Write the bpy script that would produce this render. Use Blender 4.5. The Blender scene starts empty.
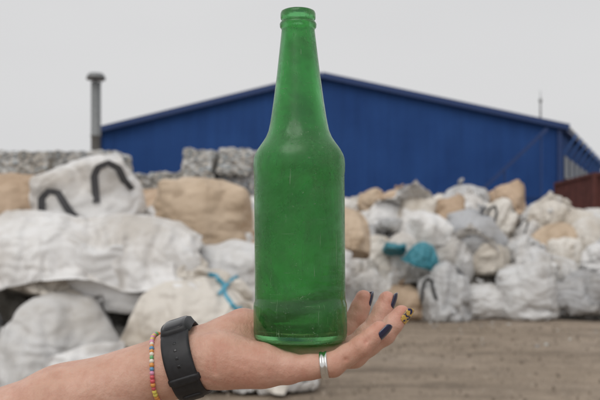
import bpy, bmesh, math, random, time
import numpy as np
from mathutils import Vector, Matrix, noise, Euler
from mathutils.bvhtree import BVHTree
random.seed(7)
S = bpy.context.scene
COL = S.collection
S.view_settings.view_transform='Standard'; S.view_settings.look='None'; S.view_settings.exposure=0

# ---------------------------------------------------------------- bag shapes: simulated cloth (done first, then baked to plain meshes)
def cube_grid(n,dims,seed,lump=.1,tied=False):
    vid={};V=[];F=[]
    def vert(i,j,k):
        key=(i,j,k)
        if key not in vid: vid[key]=len(V); V.append(Vector((i/n*2-1,j/n*2-1,k/n*2-1)))
        return vid[key]
    for a in range(n):
        for b in range(n):
            F.append((vert(a,b,0),vert(a,b+1,0),vert(a+1,b+1,0),vert(a+1,b,0)))
            F.append((vert(a,b,n),vert(a+1,b,n),vert(a+1,b+1,n),vert(a,b+1,n)))
            F.append((vert(a,0,b),vert(a+1,0,b),vert(a+1,0,b+1),vert(a,0,b+1)))
            F.append((vert(a,n,b),vert(a,n,b+1),vert(a+1,n,b+1),vert(a+1,n,b)))
            F.append((vert(0,a,b),vert(0,a,b+1),vert(0,a+1,b+1),vert(0,a+1,b)))
            F.append((vert(n,a,b),vert(n,a+1,b),vert(n,a+1,b+1),vert(n,a,b+1)))
    off=Vector((seed*3.1,seed,0)); out=[]
    for p in V:
        L=(abs(p.x)**14+abs(p.y)**14+abs(p.z)**14)**(1/14); q=p/L
        q=q*(1+lump*noise.noise(q*1.5+off)+.06*noise.noise(q*4+off)+.02*noise.noise(q*9+off))
        if tied and q.z>.3:
            s=min(1,(q.z-.3)/.75); a=math.atan2(q.y,q.x); g=(1-.80*math.sin(min(1,s*1.25)*math.pi/2)+ (.18*(s-.8)/.2 if s>.8 else 0))*(1+.16*s*math.sin(a*8+seed))
            q.x*=g; q.y*=g; q.z+=.35*s
        out.append((q.x*dims[0]/2,q.y*dims[1]/2,(q.z+1.12)*dims[2]/2))
    return out,F
def simulate():
    tmp=[]
    def col(V,F,name='tmp'):
        m=bpy.data.meshes.new(name); m.from_pydata(V,[],F); o=bpy.data.objects.new(name,m); COL.objects.link(o); o.modifiers.new('c','COLLISION'); o.collision.thickness_outer=.03; o.collision.cloth_friction=30; tmp.append(o); return o
    col([(-40,-40,0),(40,-40,0),(40,40,0),(-40,40,0)],[(0,1,2,3)])
    P=[((1,1,1),1.3,.2,.4,-.26,0),((1,1,1.1),.6,.3,.35,-.34,0),((1.3,1.1,.6),.7,.2,.45,-.36,0),((1,1,1),1.0,.1,.3,-.28,1),
       ((1.4,1,.45),.9,.15,.4,-.32,0),((1,1.1,.9),.35,.3,.45,-.38,0),((1,1,1),1.2,.1,.25,-.28,1),((1.2,1,.8),.5,.3,.4,-.34,0),((1.1,1,1),2.0,.1,.3,-.18,0)]
    obs=[]
    for i,(d,pr,mass,g,shr,tied) in enumerate(P):
        V,F=cube_grid(32,d,i*5+2,.14,tied)
        me=bpy.data.meshes.new('b'); me.from_pydata(V,[],F); me.update()
        o=bpy.data.objects.new('tmp_bag',me); COL.objects.link(o); o.location=(i*3,0,0); tmp.append(o)
        s=o.modifiers.new('cloth','CLOTH').settings; s.quality=5; s.mass=mass; s.tension_stiffness=40; s.compression_stiffness=14; s.shear_stiffness=16; s.bending_stiffness=.01
        s.use_pressure=True; s.uniform_pressure_force=pr; s.effector_weights.gravity=g; s.air_damping=2; s.shrink_min=shr
        o.modifiers['cloth'].collision_settings.distance_min=.01
        obs.append((o,V,F))
    sheets=[]
    for (cx,cy,cz,rx,ry,rz) in [(-1.95,9.7,1.28,.95,.72,.58),(-3.0,9.5,1.32,.9,.72,.58),(-1.3,9.15,.52,.8,.62,.62),(-2.5,8.9,.55,.85,.66,.62),(-3.7,9.0,.55,.85,.66,.62),(-.35,9.05,.35,.7,.6,.42),(-.8,9.95,1.15,.65,.6,.55)]:
        bm=bmesh.new(); bmesh.ops.create_uvsphere(bm,u_segments=24,v_segments=14,radius=1)
        V=[(cx+v.co.x*rx,cy+v.co.y*ry,cz+v.co.z*rz) for v in bm.verts]; F=[[v.index for v in f.verts] for f in bm.faces]; bm.free(); col(V,F)
    for (x0,x1,y0,y1,z,nx,ny,rot,sd) in [(-3.75,-1.25,8.55,10.0,2.05,80,48,.12,1),(-1.7,-.1,8.3,9.7,1.75,54,46,-.25,4),(-3.9,-1.75,7.95,9.15,1.45,66,40,-.1,9)]:
        V=[];F=[]; cx,cy=(x0+x1)/2,(y0+y1)/2
        for j in range(ny+1):
            for i in range(nx+1):
                x=x0+(x1-x0)*i/nx-cx; y=y0+(y1-y0)*j/ny-cy
                V.append((cx+x*math.cos(rot)-y*math.sin(rot),cy+x*math.sin(rot)+y*math.cos(rot),z+.16*noise.noise(Vector((x*1.8,y*1.8,sd)))+.08*noise.noise(Vector((x*5,y*5,sd)))))
        for j in range(ny):
            for i in range(nx):
                a=j*(nx+1)+i; F.append((a,a+1,a+nx+2,a+nx+1))
        me=bpy.data.meshes.new('s'); me.from_pydata(V,[],F); o=bpy.data.objects.new('tmp_sheet',me); COL.objects.link(o); tmp.append(o)
        s=o.modifiers.new('cloth','CLOTH').settings; s.quality=6; s.mass=.15; s.tension_stiffness=25; s.compression_stiffness=15; s.shear_stiffness=8; s.bending_stiffness=.15; s.air_damping=1.5; s.shrink_min=-.16
        o.modifiers['cloth'].collision_settings.distance_min=.012
        sheets.append((o,F))
    for f in range(1,34): S.frame_set(f)
    dg=bpy.context.evaluated_depsgraph_get(); res=[]; sh=[]
    def grab(o):
        me=o.evaluated_get(dg).to_mesh(); X=np.array([v.co[:] for v in me.vertices]); o.evaluated_get(dg).to_mesh_clear(); return X
    for o,V,F in obs:
        X=grab(o)
        if not np.isfinite(X).all() or np.ptp(X,axis=0).max()>4: X=np.array(V)
        lo,hi=X.min(0),X.max(0); X=(X-(lo+hi)/2)/(hi-lo); X[:,2]+=.5
        res.append((X,F))
    for o,F in sheets:
        X=grab(o); ok=np.isfinite(X).all() and np.ptp(X,axis=0).max()<5; print('sheet',ok,X.min(0),X.max(0))
        if ok: sh.append((X,F))
    for o in tmp:
        m=o.data; bpy.data.objects.remove(o); bpy.data.meshes.remove(m)
    S.frame_set(1)
    return res,sh
t0=time.time(); SIM,SHEETS=simulate(); print('cloth',time.time()-t0)

# ---------------------------------------------------------------- helpers
def new_obj(name, verts, faces, mats=(), smooth=False, parent=None, midx=None):
    me = bpy.data.meshes.new(name)
    me.from_pydata([tuple(v) for v in verts], [], [tuple(f) for f in faces])
    for m in mats: me.materials.append(m)
    if midx is not None: me.polygons.foreach_set('material_index', midx)
    if smooth: me.polygons.foreach_set('use_smooth', [True]*len(me.polygons))
    me.update()
    o = bpy.data.objects.new(name, me); COL.objects.link(o)
    if parent: o.parent = parent
    return o
def empty(name, loc=(0,0,0)):
    o = bpy.data.objects.new(name, None); COL.objects.link(o); o.location=loc; o.empty_display_size=.2
    return o
def fix_normals(o):
    bm=bmesh.new(); bm.from_mesh(o.data); bmesh.ops.recalc_face_normals(bm, faces=bm.faces); bm.to_mesh(o.data); bm.free()
class NT:
    def __init__(s, name):
        s.m=bpy.data.materials.new(name); s.m.use_nodes=True; s.t=s.m.node_tree; s.n=s.t.nodes; s.l=s.t.links
        s.b=s.n['Principled BSDF']; s.out=s.n['Material Output']
    def link(s,a,b): s.l.new(a,b)
    def coord(s,kind='Object',scale=(1,1,1)):
        tc=s.n.new('ShaderNodeTexCoord'); mp=s.n.new('ShaderNodeMapping'); mp.inputs['Scale'].default_value=scale
        s.link(tc.outputs[kind],mp.inputs['Vector']); return mp.outputs['Vector']
    def noise(s,vec,scale,detail=4,rough=.5,dist=0):
        n=s.n.new('ShaderNodeTexNoise'); n.inputs['Scale'].default_value=scale; n.inputs['Detail'].default_value=detail
        n.inputs['Roughness'].default_value=rough; n.inputs['Distortion'].default_value=dist
        if vec is not None: s.link(vec,n.inputs['Vector'])
        return n.outputs['Fac']
    def ramp(s,fac,stops):
        r=s.n.new('ShaderNodeValToRGB'); e=r.color_ramp.elements
        while len(e)<len(stops): e.new(.5)
        for i,(p,c) in enumerate(stops):
            e[i].position=p; e[i].color=(c[0],c[1],c[2],1) if hasattr(c,'__len__') else (c,c,c,1)
        s.link(fac,r.inputs['Fac']); return r.outputs['Color']
    def mix(s,a,b,fac,mode='MIX'):
        m=s.n.new('ShaderNodeMix'); m.data_type='RGBA'; m.blend_type=mode
        for sock,v in ((m.inputs[0],fac),(m.inputs[6],a),(m.inputs[7],b)):
            if isinstance(v,(int,float)): sock.default_value=v
            elif isinstance(v,tuple): sock.default_value=(v[0],v[1],v[2],1)
            else: s.link(v,sock)
        return m.outputs[2]
    def bump(s,h,strength=.3,dist=.01,normal=None):
        b=s.n.new('ShaderNodeBump'); b.inputs['Strength'].default_value=strength; b.inputs['Distance'].default_value=dist
        s.link(h,b.inputs['Height'])
        if normal is not None: s.link(normal,b.inputs['Normal'])
        return b.outputs['Normal']
def simple(name,col,rough=.5,metal=0,var=.15,scale=8,bump=0.0):
    t=NT(name); v=t.coord()
    n=t.noise(v,scale,5,.6)
    c=t.ramp(n,[(.3,tuple(x*(1-var) for x in col)),(.7,tuple(min(1,x*(1+var)) for x in col))])
    t.link(c,t.b.inputs['Base Color']); t.b.inputs['Roughness'].default_value=rough; t.b.inputs['Metallic'].default_value=metal
    if bump: t.link(t.bump(n,bump,.01),t.b.inputs['Normal'])
    return t.m

# ---------------------------------------------------------------- world / light / camera
w=bpy.data.worlds.new("World"); S.world=w; w.use_nodes=True
nt=w.node_tree; bg=nt.nodes['Background']
sky=nt.nodes.new('ShaderNodeTexSky'); sky.sky_type='NISHITA'; sky.sun_disc=False
sky.sun_elevation=math.radians(53); sky.sun_rotation=math.radians(204); sky.dust_density=5; sky.air_density=1.5
hs=nt.nodes.new('ShaderNodeHueSaturation'); hs.inputs['Saturation'].default_value=.15
nt.links.new(sky.outputs[0],hs.inputs['Color'])
mx=nt.nodes.new('ShaderNodeMix'); mx.data_type='RGBA'; mx.inputs[0].default_value=.92
tc=nt.nodes.new('ShaderNodeTexCoord'); nz=nt.nodes.new('ShaderNodeTexNoise'); nz.inputs['Scale'].default_value=1.6; nz.inputs['Detail'].default_value=3
mp=nt.nodes.new('ShaderNodeMapping'); mp.inputs['Scale'].default_value=(1,1,3)
nt.links.new(tc.outputs['Generated'],mp.inputs['Vector']); nt.links.new(mp.outputs[0],nz.inputs['Vector'])
rp=nt.nodes.new('ShaderNodeValToRGB'); rp.color_ramp.elements[0].position=.3; rp.color_ramp.elements[0].color=(6.85,6.85,6.95,1)
rp.color_ramp.elements[1].position=.75; rp.color_ramp.elements[1].color=(7.35,7.35,7.4,1)
nt.links.new(nz.outputs['Fac'],rp.inputs['Fac'])
nt.links.new(hs.outputs[0],mx.inputs[6]); nt.links.new(rp.outputs[0],mx.inputs[7]); nt.links.new(mx.outputs[2],bg.inputs['Color'])
bg.inputs['Strength'].default_value=.1
sun=bpy.data.lights.new('sun','SUN'); sun.energy=1.0; sun.angle=math.radians(45); sun.color=(1,.97,.92)
so=bpy.data.objects.new('sun',sun); COL.objects.link(so)
so.rotation_euler=Vector((-.25,-.55,.8)).to_track_quat('Z','Y').to_euler()

cam=bpy.data.cameras.new('camera'); co=bpy.data.objects.new('camera',cam); COL.objects.link(co)
co.location=(0,0,1.5); co.rotation_euler=(math.radians(90),0,0)
cam.lens=50; cam.sensor_width=36; cam.shift_y=.0817; cam.clip_start=.02; cam.clip_end=2500
cam.dof.use_dof=True; cam.dof.focus_distance=.55; cam.dof.aperture_fstop=15
S.camera=co

# ---------------------------------------------------------------- ground
t=NT('dirt'); v=t.coord()
n1=t.noise(v,.25,6,.6); n2=t.noise(v,2.2,8,.65); n3=t.noise(v,25,5,.7)
c=t.ramp(n1,[(.3,(.33,.265,.20)),(.5,(.395,.32,.25)),(.7,(.45,.375,.305))])
c=t.mix(c,t.ramp(n2,[(.3,.58),(.65,1.12)]),.65,'MULTIPLY')
c=t.mix(c,t.ramp(n3,[(.35,.55),(.6,1.1)]),.65,'MULTIPLY')
vs=t.coord(scale=(.15,1.6,1)); n4=t.noise(vs,1.0,4,.6,.5)
c=t.mix(c,t.ramp(n4,[(.38,.58),(.52,1.0)]),.7,'MULTIPLY')
t.link(c,t.b.inputs['Base Color']); t.b.inputs['Roughness'].default_value=.95; t.b.inputs['Specular IOR Level'].default_value=.1
t.link(t.bump(n2,.8,.08,t.bump(n3,.6,.03)),t.b.inputs['Normal'])
dirt=t.m
xs=[-900,-300,-120,-60,-30]+[x*.5 for x in range(-40,41)]+[30,60,120,300,900]
ys=[-600,-100,-20,-5]+[x*.4 for x in range(0,60)]+[26,32,40,60,100,200,500,1500]
V=[];F=[]
for y in ys:
    for x in xs:
        z=.05*noise.noise(Vector((x*.5,y*.5,0)))+.03*noise.noise(Vector((x*1.3,y*1.8,4))) if abs(x)<25 and 0<y<25 else 0
        V.append((x,y,z))
nx=len(xs)
for j in range(len(ys)-1):
    for i in range(nx-1):
        a=j*nx+i; F.append((a,a+1,a+1+nx,a+nx))
new_obj('ground',V,F,[dirt],True)
def rock_mass(name,count,xr,yr,smin_,smax_,mats,flat=.6):
    V=[];F=[];M=[]
    for i in range(count):
        x=random.uniform(*xr); y=random.uniform(*yr); s=random.uniform(smin_,smax_)*random.random()**1.5+smin_
        base=len(V); n=6; rot=random.random()*6
        for k in range(n):
            a=rot+k/n*2*math.pi; r=s*random.uniform(.7,1.2); V.append((x+r*math.cos(a),y+r*math.sin(a),-.03))
        for k in range(n):
            a=rot+k/n*2*math.pi; r=s*random.uniform(.4,.7); V.append((x+r*math.cos(a),y+r*math.sin(a),s*flat*random.uniform(.6,1.1)+.02))
        m=random.randrange(len(mats))
        for k in range(n):
            F.append((base+k,base+(k+1)%n,base+n+(k+1)%n,base+n+k)); M.append(m)
        F.append(tuple(base+n+k for k in range(n))); M.append(m)
    return new_obj(name,V,F,mats,False,midx=M)
rock_mass('gravel',2200,(-1,10),(7.5,17.5),.006,.035,[simple('stone_a',(.38,.32,.26),.9),simple('stone_b',(.22,.18,.14),.9)])
rock_mass('litter',40,(1,10),(12,17.3),.02,.06,[simple('litter_white',(.55,.55,.53),.6),simple('litter_grey',(.3,.3,.3),.7)],.2)

# ---------------------------------------------------------------- warehouse
t=NT('blue_sheet'); v=t.coord(); n=t.noise(v,.35,5,.6); vv=t.coord(scale=(1,1,.05)); n2=t.noise(vv,3,3)
c=t.ramp(n,[(.3,(.018,.066,.235)),(.7,(.026,.088,.29))]); c=t.mix(c,t.ramp(n2,[(.3,.8),(.7,1.08)]),.6,'MULTIPLY')
t.link(c,t.b.inputs['Base Color']); t.b.inputs['Roughness'].default_value=.6; t.b.inputs['Specular IOR Level'].default_value=.2
blue=t.m
bluedark=simple('blue_trim',(.015,.045,.16),.5); bluelight=simple('blue_trim_light',(.05,.15,.42),.5)
grey_metal=simple('galvanised',(.30,.31,.32),.5,.3); glassy=simple('window_pane',(.05,.07,.10),.4)
wh=empty('blue_warehouse',(0,0,0))
A=Vector((-15.1,62,0)); B=Vector((18.75,60,0)); C=Vector((31.4,87,0)); D=Vector((-13,95,0))
zA,zB,zP=10.36,10.42,14.2; Pt=(1.6-A.x)/(B.x-A.x)
def wall(name,a,b,ztop,pitch=.3,depth=.06,mat=blue):
    L=(b-a).length; d=(b-a)/L; nrm=Vector((d.y,-d.x,0)); n=int(L/pitch); V=[];F=[]
    for i in range(n):
        for f,o in ((0,0),(.5,0),(.6,depth),(.9,depth)):
            s=min(L,(i+f)*L/n); p=a+d*s+nrm*o; zt=ztop(s/L)
            V.append((p.x,p.y,0)); V.append((p.x,p.y,zt))
    V.append((b.x,b.y,0)); V.append((b.x,b.y,ztop(1)))
    for i in range(len(V)//2-1): F.append((2*i,2*i+2,2*i+3,2*i+1))
    return new_obj(name,V,F,[mat],False,wh)
wall('gable_wall',A,B,lambda s: zA+(zP-zA)*s/Pt if s<Pt else zP+(zB-zP)*(s-Pt)/(1-Pt))
wall('side_wall',B,C,lambda s:zB)
wall('left_wall',D,A,lambda s:zA); wall('rear_wall',C,D,lambda s:zA)
def beam(name,p,q,wd,ht,mat,parent=None,up=Vector((0,0,1))):
    p=Vector(p);q=Vector(q); d=(q-p).normalized(); s=d.cross(up).normalized()*wd/2; u=s.cross(d).normalized()*ht/2
    V=[p-s-u,p+s-u,p+s+u,p-s+u,q-s-u,q+s-u,q+s+u,q-s+u]
    return new_obj(name,V,[(0,3,2,1),(4,5,6,7),(0,1,5,4),(1,2,6,5),(2,3,7,6),(3,0,4,7)],[mat],False,parent)
apex=A.lerp(B,Pt); apex.z=zP
Ae=A+Vector((-.3,-.35,zA-.03)); Be=B+Vector((.5,-.35,zB-.08)); Pe=apex+Vector((0,-.35,.08))
RB=Vector((6,91,zP+.08)); Ce=C+Vector((.6,.3,zB-.1)); De=D+Vector((-.4,.3,zA-.1))
new_obj('roof',[Ae,Pe,RB,De,Be,Ce,]+[p-Vector((0,0,.18)) for p in (Ae,Pe,RB,De,Be,Ce)],
  [(0,1,2,3),(1,4,5,2),(3,2,5),(6,9,8,7),(7,8,11,10),(0,6,7,1),(1,7,10,4),(4,10,11,5),(0,3,9,6)],[grey_metal],False,wh)
beam('fascia_left',Ae+Vector((0,-.1,-.12)),Pe+Vector((0,-.1,-.12)),.12,.42,bluedark,wh)
beam('fascia_right',Pe+Vector((0,-.1,-.12)),Be+Vector((0,-.1,-.12)),.12,.42,bluedark,wh)
beam('corner_trim_left',A+Vector((.15,-.15,0)),A+Vector((.15,-.15,zA-.1)),.35,.1,bluelight,wh,Vector((0,1,0)))
beam('corner_trim_right',B+Vector((-.1,-.15,0)),B+Vector((-.1,-.15,zB-.3)),.3,.1,bluedark,wh,Vector((0,1,0)))
sd=(C-B).normalized(); sn=Vector((sd.y,-sd.x,0))
beam('eave_gutter',B+sn*.35+Vector((0,0,zB-.35)),C+sn*.35+Vector((0,0,zB-.35)),.35,.3,bluedark,wh)
for k in range(9):
    p=B+sd*(1.2+k*3.1)+sn*.1; q=p+sd*2.2
    beam('window_%d'%k,p+Vector((0,0,7.6)),q+Vector((0,0,7.6)),.08,1.5,glassy,wh)
    beam('window_sill_%d'%k,p+sn*.06+Vector((0,0,6.75)),q+sn*.06+Vector((0,0,6.75)),.18,.12,grey_metal,wh)
    beam('bracket_%d'%k,p+Vector((0,0,zB-1.9)),p+sn*.9+Vector((0,0,zB-.55)),.1,.14,bluelight,wh)
beam('panel_joint',A+Vector((0,-.1,5.2)),B+Vector((0,-.1,5.2)),.05,.07,bluedark,wh)
ax=(B-A).normalized()
dp=A+ax*14+Vector((0,-.12,0))
beam('bay_door',dp+Vector((0,0,2.2)),dp+ax*5+Vector((0,0,2.2)),.06,4.4,grey_metal,wh)
diag=beam('diagonal_bar',(11.0,57,4.2),(16.9,57,9.7),.35,.2,bluedark)  # dark blue bar rising diagonally in front of the gable wall
for a,z in ((11.6,4.8),(14,7.0),(16.5,9.3)):
    beam('leg',(a,57,0),(a,57,z-.1),.1,.1,bluedark,diag,Vector((0,1,0)))
def lathe(name,prof,mat,seg=32,parent=None,loc=(0,0,0)):
    V=[];F=[]
    for r,z in prof:
        for k in range(seg):
            a=2*math.pi*k/seg; V.append((loc[0]+r*math.cos(a),loc[1]+r*math.sin(a),loc[2]+z))
    for i in range(len(prof)-1):
        for k in range(seg):
            F.append((i*seg+k,i*seg+(k+1)%seg,(i+1)*seg+(k+1)%seg,(i+1)*seg+k))
    return new_obj(name,V,F,[mat],True,parent)
lathe('roof_antenna',[(.001,10.2),(.08,10.2),(.05,12.2),(.12,12.25),(.12,12.5),(.03,12.55),(.02,13.1),(.001,13.1)],grey_metal,12,None,(17.6,61,0))
chm=simple('weathered_steel',(.22,.23,.235),.5,.3)
ch=lathe('metal_chimney',[(.001,0),(.5,0),(.5,.3),(.34,.35),(.34,4.9),(.38,4.92),(.38,5.05),(.34,5.07),(.34,9.3),(.38,9.32),(.38,9.45),(.34,9.47),(.34,13.1),(.3,13.1),(.3,13.0),(.001,13.0)],chm,24,None,(-14.2,58,0))
lathe('rain_cap',[(.001,13.75),(.5,13.7),(.64,13.5),(.66,13.3),(.6,13.3),(.3,13.42),(.001,13.45)],chm,24,ch,(-14.2,58,0))
for k in range(3):
    a=k*2.1; beam('cap_strut',(-14.2+.32*math.cos(a),58+.32*math.sin(a),13.0),(-14.2+.5*math.cos(a),58+.5*math.sin(a),13.5),.05,.05,grey_metal,ch,Vector((0,1,0)))

def container(x,y,z,mat):
    p=empty('shipping_container',(x,y,z)); W_,H,L=2.44,2.6,6.1
    V=[];F=[];pts=[]
    def run(a,b,n,nrm):
        for i in range(n):
            for f,o in ((0,0),(.4,0),(.5,-.05),(.9,-.05)):
                s=(i+f)/n; pts.append((a[0]+(b[0]-a[0])*s+nrm[0]*o,a[1]+(b[1]-a[1])*s+nrm[1]*o))
    run((0,0),(W_,0),8,(0,-1)); run((W_,0),(W_,L),20,(1,0)); run((W_,L),(0,L),8,(0,1)); run((0,L),(0,0),20,(-1,0))
    n=len(pts)
    for q in pts: V.append((q[0],q[1],.12)); V.append((q[0],q[1],H-.12))
    for i in range(n):
        j=(i+1)%n; F.append((2*i,2*j,2*j+1,2*i+1))
    F.append(tuple(2*i+1 for i in range(n)))
    new_obj('shell',V,F,[mat],False,p)
    for cx in (0,W_):
        for cy in (0,L): beam('post',(cx,cy,0),(cx,cy,H),.16,.16,mat,p,Vector((0,1,0)))
    for zz in (.08,H-.08):
        beam('rail',(0,-.02,zz),(W_,-.02,zz),.14,.15,mat,p); beam('rail_b',(0,L,zz),(W_,L,zz),.14,.15,mat,p)
        beam('rail_c',(0,0,zz),(0,L,zz),.13,.14,mat,p); beam('rail_d',(W_,0,zz),(W_,L,zz),.13,.14,mat,p)
    for bx in (.55,1.0,1.45,1.9): beam('lock_bar',(bx,-.12,.2),(bx,-.12,H-.2),.05,.05,grey_metal,p,Vector((0,1,0)))
rust=simple('rust_red',(.10,.03,.025),.8,0,.35,2,.3); rust2=simple('rust_brown',(.17,.055,.04),.8,0,.35,2,.3)
container(14.3,40.5,0,rust); container(14.3,40.5,2.62,rust)
container(16.85,40.8,0,rust2); container(19.4,40.6,0,rust); container(16.85,40.8,2.62,rust2)

# ---------------------------------------------------------------- bags
def bag_material(name,stops,rough=.5,br=1.0,dirty=.7,world=False):
    t=NT(name); v=t.coord()
    oi=t.n.new('ShaderNodeObjectInfo')
    add=t.n.new('ShaderNodeVectorMath'); add.operation='ADD'; t.link(v,add.inputs[0])
    ml=t.n.new('ShaderNodeMath'); ml.operation='MULTIPLY'; ml.inputs[1].default_value=37; t.link(oi.outputs['Random'],ml.inputs[0])
    t.link(ml.outputs[0],add.inputs[1]); vec=add.outputs[0]
    base=t.ramp(oi.outputs['Random'],stops)
    n1=t.noise(vec,1.3,5,.6,.4); n2=t.noise(vec,9,5,.7,.5)
    c=t.mix(base,t.ramp(n1,[(.34,(.60,.54,.465)),(.56,(1,1,1))]),dirty,'MULTIPLY')
    c=t.mix(c,t.ramp(n2,[(.3,(.62,.58,.53)),(.44,(1,1,1))]),dirty*.65,'MULTIPLY')
    t.link(c,t.b.inputs['Base Color']); t.b.inputs['Roughness'].default_value=rough; t.b.inputs['Specular IOR Level'].default_value=.5
    wv=t.n.new('ShaderNodeTexWave'); wv.inputs['Scale'].default_value=1.2; wv.inputs['Distortion'].default_value=9; wv.inputs['Detail'].default_value=3; wv.inputs['Detail Scale'].default_value=1.0
    t.link(vec,wv.inputs['Vector'])
    wv2=t.n.new('ShaderNodeTexWave'); wv2.bands_direction='Z'; wv2.inputs['Scale'].default_value=2.2; wv2.inputs['Distortion'].default_value=14; wv2.inputs['Detail'].default_value=2; wv2.inputs['Detail Scale'].default_value=.8
    t.link(vec,wv2.inputs['Vector'])
    t.link(t.bump(wv.outputs['Fac'],.55,.05,t.bump(wv2.outputs['Fac'],.3,.03)),t.b.inputs['Normal'])
    return t.m
white_bag=bag_material('woven_white',[(0,(.74,.73,.72)),(.3,(.82,.815,.81)),(.6,(.66,.66,.66)),(.8,(.78,.745,.69)),(1,(.62,.57,.50))])
tan_bag=bag_material('woven_tan',[(0,(.54,.39,.27)),(1,(.62,.49,.36))],.6)
grey_bag=bag_material('film_grey',[(0,(.46,.47,.49)),(1,(.58,.58,.58))],.35)
teal_bag=bag_material('film_teal',[(0,(.03,.22,.30)),(1,(.06,.30,.38))],.4,1,.3)
strap_dark=simple('strap_dark',(.07,.07,.075),.8); strap_white=simple('strap_white',(.6,.58,.55),.7); strap_blue=simple('strap_blue',(.10,.38,.52),.6)
shadow_film=bag_material('shadow_toned_film',[(0,(.42,.41,.39)),(1,(.5,.49,.46))],.5)  # dirty film filling the gaps, coloured dark to read as shadow between bags

def build_variant(idx,name,paths=(),mat=None,wd=.026):
    X,F0=SIM[idx]; V=[tuple(p) for p in X]
    F=list(F0); M=[0]*len(F)
    if paths:
        bvh=BVHTree.FromPolygons([Vector(v) for v in V],F0)
        for side,path in paths:
            pts=[]
            for k in range(len(path)-1):
                for s in (0,.33,.66):
                    x=path[k][0]*(1-s)+path[k+1][0]*s; z=path[k][1]*(1-s)+path[k+1][1]*s
                    h_=bvh.ray_cast(Vector((x,side*3,z)),Vector((0,-side,0)))
                    if h_[0] is not None:
                        f=(k+s)/(len(path)-1); pts.append(h_[0]+Vector((0,side*(.012+.07*math.sin(math.pi*f)**2),0)))
            base=len(V)
            for k,p in enumerate(pts):
                d=(pts[min(k+1,len(pts)-1)]-pts[max(k-1,0)]); s=d.cross(Vector((0,1,0))).normalized()*wd
                for o_ in (0,side*.012):
                    V.append(tuple(p-s+Vector((0,o_,0)))); V.append(tuple(p+s+Vector((0,o_,0))))
            for k in range(len(pts)-1):
                a=base+4*k; b=a+4
                for q in ((a,a+1,b+1,b),(a+2,a+3,b+3,b+2),(a,a+2,b+2,b),(a+1,a+3,b+3,b+1)): F.append(q); M.append(1)
    me=bpy.data.meshes.new(name); me.from_pydata(V,[],F); me.materials.append(white_bag); me.materials.append(mat or strap_white)
    me.polygons.foreach_set('material_index',M); me.polygons.foreach_set('use_smooth',[True]*len(F)); me.update()
    return me
loopA=[(-.40,.30),(-.37,.55),(-.34,.68),(-.27,.74),(-.20,.70),(-.16,.52),(-.10,.34)]
loopB=[(.08,.50),(.12,.78),(.17,.86),(.26,.88),(.33,.80),(.35,.66),(.42,.46)]
VAR=[build_variant(i,'bag_mesh_%d'%i,{0:[(-1,loopB)],7:[(-1,loopA),(1,loopB)]}.get(i,()),{7:strap_dark}.get(i)) for i in range(9)]
STRAP=build_variant(0,'bag_mesh_strapped',[(-1,loopA),(-1,loopB)],strap_dark,.032)
variants=VAR
def put(parent,me,loc,sc,rot,mat=None,name='bag',sub=0):
    o=bpy.data.objects.new(name,me); COL.objects.link(o); o.parent=parent
    o.location=loc; o.scale=sc; o.rotation_euler=rot
    if mat:
        o.material_slots[0].link='OBJECT'; o.material_slots[0].material=mat
    if sub:
        m=o.modifiers.new('s','SUBSURF'); m.levels=1; m.render_levels=1
    return o
def heap(name,parent,x0,x1,prof,mat,n=(90,40),amp=.18):
    V=[];F=[]; y0,y1=prof[0][0],prof[-1][0]
    for j in range(n[1]+1):
        y=y0+(y1-y0)*j/n[1]
        z=np.interp(y,[p[0] for p in prof],[p[1] for p in prof])
        for i in range(n[0]+1):
            x=x0+(x1-x0)*i/n[0]; q=Vector((x,y,z))
            r=1-abs(noise.noise(q*2.3)); d=amp*(2*noise.noise(q*.9)+1.6*r**3-1+.6*noise.noise(q*6))
            e=min(1,min(x-x0,x1-x)/1.2)
            V.append((x+.1*noise.noise(q*4),y-.5*d,max(-.05,z*e**.5+d*.7-.05)))
    m=n[0]+1
    for j in range(n[1]):
        for i in range(n[0]): F.append((j*m+i,j*m+i+1,(j+1)*m+i+1,(j+1)*m+i))
    return new_obj(name,V,F,[mat],True,parent)

# right-hand pile
rp=empty('bulk_bag_pile',(6,19,0)); inv=rp.location.copy()
rr=random.Random(5)
for (y,z,x0,x1,step,s) in [(17.7,0,1.4,10.5,.88,1.12),(18.4,.75,.2,10.8,.82,1.02),(19.2,1.25,-.8,10.6,.84,1.02),(20.2,1.8,-1.2,9.8,.86,1.06),(21.4,2.3,.0,9.0,.95,1.0),(22.4,1.9,-1,10,1.1,1.0)]:
    x=x0
    while x<x1:
        sc=s*rr.uniform(.75,1.28); me=rr.choice(variants)
        zz=z-(.45 if (x>6.9 and z>1.6) else 0)+rr.uniform(-.18,.14)
        mat=None; q=rr.random()
        if q<.08: mat=grey_bag
        elif q<.12: mat=tan_bag
        tilt=.1 if z==0 else .5
        put(rp,me,Vector((x+rr.uniform(-.1,.1),y+rr.uniform(-.25,.2),max(0,zz)))-inv,(sc*rr.uniform(.85,1.3),sc,sc*rr.uniform(.7,1.05)),(rr.uniform(-tilt,tilt),rr.uniform(-tilt,tilt),rr.uniform(0,6.28)),mat)
        x+=step*rr.uniform(.75,1.1)*sc
h=heap('shadow_toned_film',rp,-1.6,11.4,[(17.4,0),(18,.6),(19.2,1.2),(20.4,1.8),(21.6,2.2),(23.2,1.5),(24.5,0)],shadow_film,(130,60)); h.location=-inv
put(rp,VAR[2],Vector((2.5,17.55,1.15))-inv,(.78,.65,.52),(.3,.2,.6),teal_bag,'teal_bag')
put(rp,VAR[5],Vector((2.0,17.75,1.42))-inv,(.6,.5,.2),(.1,.3,1.6),teal_bag,'teal_bag')
put(rp,VAR[5],Vector((2.2,18.9,1.85))-inv,(1.1,.6,.35),(0,.2,.2),grey_bag,'grey_bag')

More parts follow.
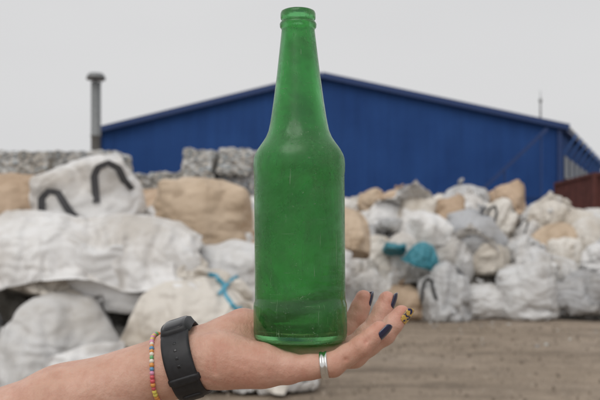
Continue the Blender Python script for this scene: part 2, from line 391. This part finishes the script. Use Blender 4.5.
# left-hand pile
lp=empty('bulk_bag_pile',(-2.5,10,0)); inv2=lp.location.copy()
def L(i,x,y,z,sx,sy,sz,rz,mat=None,rx=0,ry=0):
    put(lp,STRAP if i=='s' else VAR[i],Vector((x,y,z))-inv2,(sx,sy,sz),(rx,ry,rz),mat,sub=1)
L(5,-.35,9.0,0,1.2,1.0,.66,.3)
L(0,-1.35,9.2,0,1.35,1.1,1.02,1.7)
L(2,-2.5,8.8,0,1.45,1.15,1.05,.5)
L(7,-3.7,9.0,0,1.45,1.2,1.1,2.0)
L(1,-5.0,9.1,0,1.4,1.2,1.1,.3)
L(3,-.85,9.9,.72,1.15,1.1,1.05,1.1,None,.15,.3)
L(5,-1.9,9.6,.85,1.7,1.2,.92,.15,None,.15,.14)
L(2,-2.95,9.4,.95,1.5,1.2,.85,2.7,None,.25,-.15)
L(7,-4.3,9.7,1.0,1.4,1.1,.9,1.2)
L(2,-5.4,9.9,1.0,1.3,1.1,.9,.2,tan_bag)
L(8,-1.3,10.8,1.35,1.35,1.1,1.08,.12,tan_bag,.05,.05)
L('s',-2.5,10.4,1.55,1.4,1.15,1.1,.2,None,.12,-.26)
L(1,-3.75,10.8,1.5,1.6,1.1,1.0,.5,tan_bag)
L(5,-4.9,10.9,1.5,1.3,1.1,.95,.1,None)
L(1,-.45,10.9,.85,.95,1.1,.9,1.0,tan_bag)
L(6,-1.9,10.7,1.3,.95,.95,.95,2.0,None,.4,.1)
L(4,-.35,9.6,.55,.9,.8,.5,.6,None,.2,.3)
for i,(x,y,z,m) in enumerate([(-1.9,12.0,1.35,tan_bag),(-3.2,12.1,1.35,tan_bag),(-4.5,12.0,1.3,tan_bag),(-.9,12.0,1.1,None),(-5.8,12.2,1.3,None)]):
    L((i*2+1)%9,x,y,z,1.35,1.2,1.05,i*.9,m)
for X,F0 in SHEETS:
    o=new_obj('draped_empty_bag',X,F0,[white_bag],True,lp); o.location=-inv2
    m=o.modifiers.new('t','SOLIDIFY'); m.thickness=.006
    m=o.modifiers.new('s','SUBSURF'); m.levels=1; m.render_levels=1
# small loose film pieces, reusing the draped cloth shape, lying over the right-hand pile
if len(SHEETS)>1:
    X,F0=SHEETS[1]; X=X-(X.min(0)+X.max(0))/2
    fm=bpy.data.meshes.new('loose_film'); fm.from_pydata([tuple(p) for p in X],[],F0); fm.materials.append(white_bag); fm.polygons.foreach_set('use_smooth',[True]*len(F0)); fm.update()
    for (x,y,z,s,rz,m) in [(1.5,18.0,1.1,.75,.4,None),(3.6,18.3,1.5,.8,2.6,None),(5.2,17.9,1.25,.8,.2,None),(6.9,18.1,1.35,.75,5.9,grey_bag),(4.3,20.0,2.5,.8,.6,None),(2.6,20.2,2.6,.8,3.0,None),(8.0,18.3,1.3,.8,.3,None),(6.2,19.9,2.35,.8,6.0,None),(.6,19.0,1.9,.8,.2,None)]:
        put(rp,fm,Vector((x,y,z))-inv,(s,s,s*.9),(.25,0,rz),m,'loose_film')
h=heap('shadow_toned_film',lp,-6.5,.1,[(8.8,0),(9.4,.55),(10.2,1.15),(11.2,1.5),(12.6,1.5),(14,0)],shadow_film,(100,60)); h.location=-inv2
mp_=empty('bulk_bag_pile',(-2,15,0)); iv=mp_.location.copy()
for (y,z) in ((14.3,0),(15.2,.8),(16.2,1.4)):
    x=-5.5
    while x<.9:
        sc=rr.uniform(.9,1.2); put(mp_,rr.choice(variants),Vector((x,y+rr.uniform(-.2,.2),z))-iv,(sc,sc,sc*.95),(rr.uniform(-.2,.2),rr.uniform(-.2,.2),rr.uniform(0,6)),rr.choice([None,None,None,grey_bag,tan_bag])); x+=.9*sc
h=heap('shadow_toned_film',mp_,-6,1.3,[(14.1,0),(15,.7),(16.2,1.4),(17.2,1.4),(18,0)],shadow_film,(80,40)); h.location=-iv
# loose blue strap lying on the surface of the left pile (follows the bags via ray casts)
dg=bpy.context.evaluated_depsgraph_get(); dg.update()
def laid_strap(name,path,wd,mat):
    pts=[]
    for k in range(len(path)-1):
        for s in (0,.25,.5,.75):
            x=path[k][0]*(1-s)+path[k+1][0]*s; z=path[k][1]*(1-s)+path[k+1][1]*s
            hit,loc,*_=S.ray_cast(dg,Vector((x,6.5,z)),Vector((0,1,0)))
            if hit and loc.y<12: pts.append(loc+Vector((0,-.03,0)))
    ysm=[p.y for p in pts]
    for k in range(1,len(pts)-1): pts[k].y=min(ysm[k],(ysm[k-1]+ysm[k]+ysm[k+1])/3)
    V=[];F=[]
    for i,p in enumerate(pts):
        d=(pts[min(i+1,len(pts)-1)]-pts[max(i-1,0)]).normalized(); s=d.cross(Vector((0,-1,0))).normalized()*wd/2
        V+= [p-s,p+s,p+s+Vector((0,.012,0)),p-s+Vector((0,.012,0))]
    for i in range(len(pts)-1):
        a=4*i
        for k in range(4): F.append((a+k,a+(k+1)%4,a+4+(k+1)%4,a+4+k))
    if F: new_obj(name,V,F,[mat],True)
laid_strap('blue_strap',[(-1.0,1.22),(-.92,1.2),(-.84,1.12),(-.80,1.0),(-.72,.92),(-.66,.86),(-.60,.87)],.05,strap_blue)
laid_strap('blue_strap',[(-.86,1.02),(-.76,1.16),(-.68,1.2)],.04,strap_blue)

# ---------------------------------------------------------------- baled plastic, far left
t=NT('baled_plastic'); v=t.coord(); oi=t.n.new('ShaderNodeObjectInfo')
vo=t.n.new('ShaderNodeTexVoronoi'); vo.inputs['Scale'].default_value=7; t.link(t.coord(scale=(1,1,2.2)),vo.inputs['Vector'])
sep=t.n.new('ShaderNodeSeparateColor'); t.link(vo.outputs['Color'],sep.inputs[0])
c=t.ramp(sep.outputs[0],[(0,(.14,.14,.14)),(.3,(.42,.42,.41)),(.6,(.60,.60,.59)),(.8,(.46,.40,.33)),(.9,(.22,.30,.36)),(1,(.72,.72,.72))])
c=t.mix(c,t.ramp(oi.outputs['Random'],[(0,(.55,.57,.62)),(.4,(1,.98,.95)),(.7,(1.1,1.1,1.1)),(1,(.78,.70,.6))]),.9,'MULTIPLY')
t.link(c,t.b.inputs['Base Color']); t.b.inputs['Roughness'].default_value=.6
t.link(t.bump(sep.outputs[1],.8,.06),t.b.inputs['Normal']); bale_mat=t.m
def bale_mesh(seed):
    V,F=cube_grid(16,(1.3,1.15,1.0),seed,.14); off=Vector((seed,seed*2,0)); o=[]
    for p in V:
        p=Vector(p); b=abs(math.sin(p.x*math.pi*2.4)); k=1+.10*noise.noise(p*2.5+off)+.07*noise.noise(p*8+off)-.05*(1-b)**4
        o.append((p.x*(1+.06*noise.noise(p*3-off)),p.y*k,(p.z-.56)*k+.5))
    me=bpy.data.meshes.new('bale'); me.from_pydata(o,[],F); me.materials.append(bale_mat); me.update(); return me
bvars=[bale_mesh(90+i*3) for i in range(5)]
bs=empty('plastic_bale_stack',(-8,31,0)); ib=bs.location.copy()
for row in range(2):
    for tier in range(6):
        for k in range(13):
            x=-15.2+k*1.17+rr.uniform(-.12,.12)
            if tier==5 and (k in (3,9) or row==1 and k%3==0): continue
            if k==8 and tier>=5: continue
            put(bs,rr.choice(bvars),Vector((x,30+row*1.4+rr.uniform(-.25,.15),tier*.82))-ib,(rr.uniform(.82,.95),1,rr.uniform(.8,.95)),(0,rr.uniform(-.1,.1),rr.choice((0,math.pi))+rr.uniform(-.2,.2)),name='bale')

# ================================================================= HAND (SDF -> surface nets)
U=.57/833; CY=.57
def W(p): return Vector(((p[0]-300)*U, CY+p[1]*U, 1.5-(p[2]-249)*U))
prims=[]
def cap(a,b,ra,rb,k=6): prims.append((np.array(a,float),np.array(b,float),ra,rb,k))
cap((-330,38,562),(-120,26,484),57,53,10)
cap((-120,14,482),(60,-2,410),51,36,20); cap((-120,40,485),(60,20,408),49,35,20)
cap((60,-4,410),(180,-10,364),36,27,20); cap((60,20,408),(180,14,361),35,27,20)
cap((180,-10,364),(225,-16,356),27,26,16); cap((180,14,361),(222,16,353),27,25,16)
cap((222,-18,359),(262,-30,361),24,21,12)
cap((225,-24,360),(288,-36,363),21,15.5,12)
cap((225,0,358),(298,-12,361),20,16.5,12)
cap((225,10,357),(300,13,361),20,16.5,12)
cap((222,20,352),(294,38,358),20,16.5,12)
cap((212,16,350),(240,34,333),24,22,14)
cap((232,14,340),(246,22,334),22,20,12)
fingers={
'pinky':[(288,-37,364,14.0),(331,-41,359,11.6),(358,-39,342,10.2),(376,-35,326,8.2)],
'ring':[(298,-12,361,15.5),(353,-15,353,12.6),(383,-13,333,10.6),(400,-11,313,8.6)],
'middle':[(300,13,361,15.5),(356,15,350,13),(380,18,324,11.0),(389,20,301,8.8)],
'index':[(294,38,358,15.5),(341,52,346,13),(361,58,322,11),(368,60,302,9.0)],
'thumb':[(240,36,334,20),(268,60,325,14.5),(303,72,314,12.5),(330,70,305,10)]}
for nme,J in fingers.items():
    for i in range(3):
        a,b=J[i],J[i+1]
        m=[(a[q]+b[q])/2 for q in range(4)]
        rm=m[3]*(.93 if i<2 else 1.0)
        cap(a[:3],m[:3],a[3],rm,3.5); cap(m[:3],b[:3],rm,b[3],3.5)
def dprim(P,pr):
    a,b,ra,rb,k=pr
    ab=b-a; t=np.clip(((P-a)@ab)/(ab@ab),0,1)
    d=np.linalg.norm(P-a-t[...,None]*ab,axis=-1)
    return d-(ra+(rb-ra)*t)
creases=[((217,-52,334),(220,-50,366),1.9,1.9),((211,-50,338),(213,-50,376),1.3,1.8),((222,-50,330),(228,-52,350),.9,1.6),
 ((339,-62,346),(343,-54,353),2.3,2.0),((334,-60,343),(337,-56,349),1.3,1.6),((358,-52,331),(362,-48,337),1.9,1.8),((362,-50,330),(365,-48,334),1.0,1.4),
 ((291,-60,344),(300,-60,351),2.1,2.4),((297,-60,343),(306,-60,348),1.3,1.8),((240,-56,346),(288,-60,355),1.5,2.2),
 ((376,-28,320),(380,-24,328),1.6,1.8),((250,-60,374),(284,-58,370),1.1,2.4),((232,-56,352),(256,-58,362),1.1,2.0),((262,-58,364),(282,-60,360),.9,1.8),
 ((236,-50,342),(268,-54,346),1.3,2.2),((310,-56,372),(318,-54,374),.8,2),((206,-46,372),(240,-50,382),.8,2.2)]
def crease(P,c):
    a=np.array(c[0],float); b=np.array(c[1],float); ab=b-a
    t=np.clip(((P-a)@ab)/(ab@ab),0,1)
    q=P-a-t[...,None]*ab; d=np.sqrt(q[...,0]**2+q[...,2]**2+.12*q[...,1]**2)
    return c[2]*np.exp(-(d/c[3])**2)
def smin(a,b,k):
    h=np.clip(.5+.5*(b-a)/k,0,1); return b+(a-b)*h-k*h*(1-h)
def sdf(P):
    f=np.full(P.shape[:-1],1e3)
    for pr in prims: f=smin(f,dprim(P,pr),pr[4])
    return f
h=1.2
org=np.array([-400.,-110.,280.]); top=np.array([415.,125.,628.])
N=np.ceil((top-org)/h).astype(int)+1
Fd=np.full(tuple(N),60.,np.float32)
def block(lo,hi):
    i0=np.maximum(0,np.floor((lo-org)/h).astype(int)); i1=np.minimum(N,np.ceil((hi-org)/h).astype(int)+1)
    g=np.stack(np.meshgrid(*[org[q]+h*np.arange(i0[q],i1[q]) for q in range(3)],indexing='ij'),-1).astype(np.float32)
    return tuple(slice(i0[q],i1[q]) for q in range(3)),g
for pr in prims:
    R=max(pr[2],pr[3])+pr[4]*.6+4
    sl,g=block(np.minimum(pr[0],pr[1])-R,np.maximum(pr[0],pr[1])+R)
    Fd[sl]=smin(Fd[sl],dprim(g,pr),pr[4])
for c in creases:
    a=np.array(c[0],float);b=np.array(c[1],float); sl,g=block(np.minimum(a,b)-14,np.maximum(a,b)+14)
    Fd[sl]+=crease(g,c).astype(np.float32)
def surface_nets(F):
    ins=F<0
    cnt=np.zeros(tuple(s-1 for s in F.shape),np.int8)
    nx,ny,nz=F.shape
    for dx in (0,1):
        for dy in (0,1):
            for dz in (0,1): cnt+=ins[dx:nx-1+dx,dy:ny-1+dy,dz:nz-1+dz]
    act=(cnt>0)&(cnt<8); idx=np.argwhere(act); vid=np.full(act.shape,-1,np.int32); vid[act]=np.arange(len(idx))
    pos=np.zeros((len(idx),3)); c=np.zeros(len(idx))
    for ax in range(3):
        o=[q for q in range(3) if q!=ax]
        for a in (0,1):
            for b in (0,1):
                c0=np.zeros(3,int); c0[o[0]]=a; c0[o[1]]=b; c1=c0.copy(); c1[ax]=1
                v0=F[tuple((idx+c0).T)]; v1=F[tuple((idx+c1).T)]; m=(v0<0)!=(v1<0)
                t=np.where(m,v0/np.where(m,v0-v1,1),0)
                p=c0+t[:,None]*(c1-c0); pos+=np.where(m[:,None],p,0); c+=m
    pos=idx+pos/c[:,None]
    faces=[]
    for ax in range(3):
        o=[(ax+1)%3,(ax+2)%3]
        s0=[slice(None)]*3; s1=[slice(None)]*3; s0[ax]=slice(0,-1); s1[ax]=slice(1,None)
        A0=ins[tuple(s0)]; A1=ins[tuple(s1)]; e=np.argwhere(A0!=A1); flip=A0[tuple(e.T)]
        def cell(da,db):
            q=e.copy(); q[:,o[0]]-=da; q[:,o[1]]-=db; return vid[tuple(q.T)]
        Q=np.stack([cell(1,1),cell(0,1),cell(0,0),cell(1,0)],1)
        Q[~flip]=Q[~flip][:,::-1]; faces.append(Q)
    return pos,np.concatenate(faces)
pos,Q=surface_nets(Fd); del Fd
pos=org+pos*h
Q=Q[:,::-1]
VW=np.stack([(pos[:,0]-300)*U,CY+pos[:,1]*U,1.5-(pos[:,2]-249)*U],1)
tt=NT('skin')
vc=tt.coord('Object')
n1=tt.noise(vc,22,4,.6); n2=tt.noise(vc,110,4,.6)
base=tt.ramp(n1,[(.3,(.56,.325,.235)),(.5,(.65,.395,.30)),(.7,(.70,.45,.36))])
base=tt.mix(base,tt.ramp(n2,[(.35,(.86,.73,.70)),(.6,(1,1,1))]),.6,'MULTIPLY')
at=tt.n.new('ShaderNodeAttribute'); at.attribute_name='flush'
base=tt.mix(base,(.58,.21,.15),at.outputs['Fac'])
tt.link(base,tt.b.inputs['Base Color']); tt.b.inputs['Roughness'].default_value=.48
tt.b.inputs['Subsurface Weight'].default_value=.15; tt.b.inputs['Subsurface Radius'].default_value=(1,.35,.2); tt.b.inputs['Subsurface Scale'].default_value=.003
tt.b.inputs['Specular IOR Level'].default_value=.38
vo=tt.n.new('ShaderNodeTexVoronoi'); vo.feature='DISTANCE_TO_EDGE'; vo.inputs['Scale'].default_value=600; tt.link(vc,vo.inputs['Vector'])
w2=tt.coord('Object',(180,70,90)); n5=tt.noise(w2,1.0,2,.5,.8)
tt.link(tt.bump(vo.outputs['Distance'],.3,.0004,tt.bump(n5,.45,.0014,tt.bump(n2,.45,.002))),tt.b.inputs['Normal'])
skin=tt.m
me=bpy.data.meshes.new('hand'); me.vertices.add(len(VW)); me.vertices.foreach_set('co',VW.ravel())
me.loops.add(Q.size); me.loops.foreach_set('vertex_index',Q.ravel().astype(np.int32))
me.polygons.add(len(Q)); me.polygons.foreach_set('loop_start',np.arange(len(Q),dtype=np.int32)*4)
me.polygons.foreach_set('use_smooth',np.ones(len(Q),bool)); me.update(calc_edges=True); me.validate()
fl=np.zeros(len(pos))
for nme,J in fingers.items():
    for i,(x,y,z,r) in enumerate(J):
        if i==0: continue
        d=np.linalg.norm(pos-np.array((x,y,z)),axis=1); fl=np.maximum(fl,(.6 if i==3 else .32)*np.exp(-(d/(14 if i==3 else 13))**2))
for (q,a,s) in (((250,-40,370),.3,30),((235,20,315),.25,25),((300,-45,372),.25,18),((225,-40,345),.2,15)):
    d=np.linalg.norm(pos-np.array(q),axis=1); fl=np.maximum(fl,a*np.exp(-(d/s)**2))
for c in creases: fl=np.maximum(fl,.42*crease(pos,(c[0],c[1],1.0,c[3]*1.3)))
at_=me.attributes.new('flush','FLOAT','POINT'); at_.data.foreach_set('value',fl.astype(np.float32))
me.materials.append(skin)
hand=bpy.data.objects.new('human_hand',me); COL.objects.link(hand)
def surf(c,dirs):
    c=np.array(c,float); dirs=np.array(dirs,float); r=np.zeros(len(dirs))
    for _ in range(40):
        P=c+dirs*r[:,None]; f=sdf(P); r+=np.maximum(-f*.9,0)+.02
        r=np.where(f>-.02,r-.02,r)
    return r
navy=NT('nail_polish_navy'); navy.b.inputs['Base Color'].default_value=(.008,.012,.06,1); navy.b.inputs['Roughness'].default_value=.15; navy.b.inputs['Coat Weight'].default_value=1
gold=NT('nail_polish_gold'); vg=gold.coord(); ng=gold.noise(vg,350,2)
gold.link(gold.ramp(ng,[(.45,(.65,.42,.10)),(.56,(.02,.025,.10))]),gold.b.inputs['Base Color']); gold.b.inputs['Roughness'].default_value=.2
def nail(f,dorsal,mat,name):
    J=fingers[f]; tip=np.array(J[3][:3],float); dip=np.array(J[2][:3],float); d=(tip-dip); d/=np.linalg.norm(d)
    nv=np.array(dorsal,float); nv-=d*(nv@d); nv/=np.linalg.norm(nv); s=np.cross(d,nv)
    r=J[3][3]; V=[];F=[]; nu,nvv=14,16
    for j in range(nvv+1):
        v=j/nvv; along=-6+16.5*v; edge=1.0
        if v<.25: edge=math.sqrt(max(0,1-((.25-v)/.25)**2))*.4+.6
        if v>.7: edge=math.sqrt(max(0,1-((v-.7)/.3)**2*.93))
        rr_=r*1.06-.4*max(0,v-.3)*3
        for i in range(nu+1):
            th=math.radians(56)*edge*(i/nu*2-1)
            V.append(W(tip+d*along+(nv*math.cos(th)+s*math.sin(th))*rr_-nv*max(0,v-.55)**2*6))
    for j in range(nvv):
        for i in range(nu):
            a=j*(nu+1)+i; F.append((a,a+1,a+nu+2,a+nu+1))
    o=new_obj(name,V,F,[mat],True,hand)
    m=o.modifiers.new('s','SOLIDIFY'); m.thickness=.0008; m.offset=0
nail('pinky',(.85,-.6,.6),navy.m,'pinky_nail')
nail('ring',(.9,-.6,.45),gold.m,'ring_nail')
nail('middle',(1,-.1,.35),navy.m,'middle_nail')
nail('index',(1,.2,.3),navy.m,'index_nail')
nail('thumb',(.2,1,-.4),navy.m,'thumb_nail')
def frame(ax):
    ax=np.array(ax,float); ax/=np.linalg.norm(ax); up=np.array((0,0,-1.)); s=np.cross(ax,up); s/=np.linalg.norm(s); u=np.cross(s,ax); return ax,s,u
silver=NT('silver'); silver.b.inputs['Base Color'].default_value=(.75,.74,.72,1); silver.b.inputs['Metallic'].default_value=1; silver.b.inputs['Roughness'].default_value=.25
def band(name,c,axis,width,thick,mat,gap=.4,n=72,prof=None,parent=None,ref=None):
    ax,s,u=frame(axis); c=np.array(c,float); A=np.linspace(0,2*np.pi,n,endpoint=False)
    dirs=np.cos(A)[:,None]*s+np.sin(A)[:,None]*u
    prof=prof or [(-1,0),(-1,.7),(-.8,1),(.8,1),(1,.7),(1,0)]
    V=[];F=[]; m=len(prof)
    rad=(ref(c,dirs) if ref else np.max([surf(c+ax*w_*width/2,dirs) for w_ in (-1,0,1)],axis=0))
    k=np.ones(7)/7; rad=np.convolve(np.concatenate([rad[-3:],rad,rad[:3]]),k,'valid')
    for i in range(n):
        for (w_,t_) in prof: V.append(W(c+ax*w_*width/2+dirs[i]*(rad[i]+gap+t_*thick)))
    for i in range(n):
        for q in range(m):
            a=i*m+q; b=i*m+(q+1)%m; a2=((i+1)%n)*m+q; b2=((i+1)%n)*m+(q+1)%m
            F.append((a,b,b2,a2))
    o=new_obj(name,V,F,[mat],True,parent); fix_normals(o)
    return o,rad
pa=np.array(fingers['pinky'][1][:3])-np.array(fingers['pinky'][0][:3])
ringc=np.array(fingers['pinky'][0][:3])+pa*.82
band('silver_ring',ringc,pa,7,1.2,silver.m,.0,64,[(-1,0),(-1,1),(-.45,1.1),(-.3,.5),(.3,.5),(.45,1.1),(1,1),(1,0)],None,lambda c,d:np.full(len(d),12.2))
rubber=NT('black_rubber'); vr=rubber.coord(); nr=rubber.noise(vr,300,3)
rubber.link(rubber.ramp(nr,[(.3,(.010,.010,.012)),(.7,(.018,.018,.021))]),rubber.b.inputs['Base Color']); rubber.b.inputs['Roughness'].default_value=.55
screen=NT('watch_glass'); screen.b.inputs['Base Color'].default_value=(.01,.01,.012,1); screen.b.inputs['Roughness'].default_value=.08
wax=np.array((190,0,364.))-np.array((60,8,405.)); wc=(189,2,362)
strap,rad_=band('wrist_watch',wc,wax,28,3.4,rubber.m,.5,96)
ax_,s_,u_=frame(wax)
def on_strap(ang,alongw,off):
    d=np.cos(ang)*s_+np.sin(ang)*u_; i=ang/(2*np.pi)*96%96; r=np.interp(i,range(97),list(rad_)+[rad_[0]])
    return np.array(wc)+ax_*alongw+d*(r+.5+off)
sgn=1 if s_[1]<0 else -1
def aa(deg): return (math.radians(deg) if sgn==1 else math.pi-math.radians(deg))%(2*math.pi)
def patch(name,a0,a1,wd,t0,t1,mat,parent,n=24,m=12):
    V=[];F=[]
    for j in range(m+1):
        for i in range(n+1):
            x=i/n*2-1; y=j/m*2-1; L_=(abs(x)**5+abs(y)**5)**.2; mxx=max(abs(x),abs(y),1e-6); k=mxx/max(L_,1e-6)
            xx=x*k;yy=y*k; e=(1-max(abs(x),abs(y))**6)**.5
            a=aa(a0+(a1-a0)*(xx+1)/2)
            V.append(W(on_strap(a,yy*wd/2,t0+(t1-t0)*e)))
    for j in range(m):
        for i in range(n):
            a=j*(n+1)+i; F.append((a,a+1,a+n+2,a+n+1))
    return new_obj(name,V,F,[mat],True,parent)
patch('case',48,118,33,0,8.5,rubber.m,strap); patch('display',55,111,24,7.5,9.1,screen.m,strap)
patch('strap_loop',-22,-10,32,0,5.2,rubber.m,strap); patch('clasp',-62,-40,22,2.8,5.4,rubber.m,strap)
for dg_ in (2,12,22,32): patch('strap_hole',dg_-2.2,dg_+2.2,4,2.8,3.8,screen.m,strap,8,8)
bead_cols=[(.65,.10,.12),(.75,.62,.12),(.15,.45,.18),(.70,.30,.45),(.12,.30,.5),(.8,.75,.65),(.75,.32,.08)]
bmats=[]
for i,cc in enumerate(bead_cols):
    b=NT('bead_%d'%i); b.b.inputs['Base Color'].default_value=(*cc,1); b.b.inputs['Roughness'].default_value=.25; bmats.append(b.m)
bc=np.array((162,2,371.)); bax=wax/np.linalg.norm(wax)+np.array((0,.0,.12)); bax,bs_,bu_=frame(bax)
NB=70; A=np.linspace(0,2*np.pi,NB,endpoint=False); dirs=np.cos(A)[:,None]*bs_+np.sin(A)[:,None]*bu_
rb=surf(bc,dirs); V=[];F=[];M=[]
bm=bmesh.new(); bmesh.ops.create_uvsphere(bm,u_segments=12,v_segments=8,radius=1); bv=[v.co.copy() for v in bm.verts]; bf=[[v.index for v in f.verts] for f in bm.faces]; bm.free()
for i in range(NB):
    R=2.3*random.uniform(.85,1.1)
    p=bc+dirs[i]*(rb[i]+1.9)+bax*(1.6*math.sin(A[i]*3)); base_=len(V); pw=W(p)
    for q in bv: V.append(pw+q*R*U)
    mi=random.randrange(len(bmats))
    for f in bf: F.append([base_+k for k in f]); M.append(mi)
new_obj('bead_bracelet',V,F,bmats,True,midx=M)

# ================================================================= BOTTLE
prof=[(.01,336),(20,337),(34,339),(39,341),(42,341),(44.5,339.5),(46.2,336),(46.7,331),(46.7,306),(46.3,303),(45.4,300.5),(45.2,297),(45.2,240),(45.2,175),(45.7,171),(45.8,164),(45.4,159),(44,154.5),(41,149),(37,143.5),(33,137.5),(30.3,131),(28.8,124),(27.5,117),(24.9,100),(21.8,76),(19,52),(17.2,36),(16.5,30),(17.2,28.5),(18.2,27),(18.4,24.5),(17.6,22.8),(16.2,22),(16.1,20),(17.2,19.2),(17.6,17.5),(17.5,14),(16.8,12),(15.3,11.2),(13.4,11.4),
(12.4,12.8),(12.2,20),(12.8,32),(15,50),(18,76),(21,100),(23.8,118),(25.5,127),(28.5,137),(34,146),(39.5,153),(42,161),(42.5,172),(42.5,240),(42.5,300),(43,318),(42,328),(38,333),(20,332),(.01,331.5)]
V=[];F=[]; seg=128
bx=300.5; tiltx=-.0075
for pi_,(r,z) in enumerate(prof):
    inner=pi_>40
    for k in range(seg):
        a=2*math.pi*k/seg
        q=Vector((math.cos(a)*1.5,math.sin(a)*1.5,z*.02+(9 if inner else 0)))
        r2=r*(1+(.012 if inner else .003)*noise.noise(q*1.3))
        V.append(W((bx+r2*math.cos(a)+(341-z)*tiltx,r2*math.sin(a),z)))
for i in range(len(prof)-1):
    for k in range(seg): F.append((i*seg+k,i*seg+(k+1)%seg,(i+1)*seg+(k+1)%seg,(i+1)*seg+k))
F.append(tuple(range(seg))[::-1]); F.append(tuple((len(prof)-1)*seg+k for k in range(seg)))
t=NT('green_glass'); v=t.coord()
n1=t.noise(v,14,5,.6,.6); n2=t.noise(v,70,5,.7); n3=t.noise(t.coord(scale=(1,1,.25)),60,4,.6); n4=t.noise(v,26,8,.78,.5); n6=t.noise(t.coord(scale=(1,1,.10)),150,4,.65,.3); n7=t.noise(v,500,3,.7)
n8=t.noise(v,45,4,.6); sc1=t.noise(t.coord(scale=(700,700,35)),1.0,2,.5,.4); sc2=t.noise(t.coord(scale=(60,60,1100)),1.0,2,.5,.4)
t.b.inputs['Base Color'].default_value=(.22,.74,.28,1); t.b.inputs['Transmission Weight'].default_value=1; t.b.inputs['IOR'].default_value=1.5
t.link(t.ramp(n1,[(.35,.12),(.62,.30)]),t.b.inputs['Roughness'])
vo=t.n.new('ShaderNodeTexVoronoi'); vo.inputs['Scale'].default_value=210; t.link(v,vo.inputs['Vector'])
drops=t.ramp(vo.outputs['Distance'],[(.08,1),(.2,0)])
msk=t.ramp(n4,[(.53,0),(.6,1)]); dm=t.mix(drops,msk,1,'MULTIPLY')
t.link(t.bump(dm,.6,.0011,t.bump(n1,.3,.004,t.bump(n3,.2,.0012))),t.b.inputs['Normal'])
df=t.n.new('ShaderNodeBsdfDiffuse'); tr=t.n.new('ShaderNodeBsdfTranslucent')
dc=t.ramp(n2,[(.3,(.09,.33,.11)),(.7,(.23,.47,.23))])
speck=t.mix(t.ramp(n7,[(.60,0),(.68,1)]),t.ramp(n8,[(.48,0),(.6,1)]),1,'MULTIPLY')
scr=t.mix(t.ramp(sc1,[(.68,0),(.74,.8)]),t.ramp(sc2,[(.70,0),(.76,.7)]),1,'ADD')
speck=t.mix(speck,scr,1,'ADD')
dc=t.mix(dc,(.50,.64,.48),speck)
t.link(dc,df.inputs['Color']); t.link(dc,tr.inputs['Color'])
m1=t.n.new('ShaderNodeMixShader'); m1.inputs[0].default_value=.6; t.link(df.outputs[0],m1.inputs[1]); t.link(tr.outputs[0],m1.inputs[2])
blot=t.mix(t.ramp(n4,[(.38,.07),(.5,.20),(.62,.55)]),t.ramp(n6,[(.35,.55),(.65,1.35)]),1,'MULTIPLY')
blot=t.mix(blot,(.6,.6,.6),speck)
m2=t.n.new('ShaderNodeMixShader'); t.link(blot,m2.inputs[0]); t.link(t.b.outputs[0],m2.inputs[1]); t.link(m1.outputs[0],m2.inputs[2])
t.link(m2.outputs[0],t.out.inputs['Surface'])
bo=new_obj('green_glass_bottle',V,F,[t.m],True); fix_normals(bo)
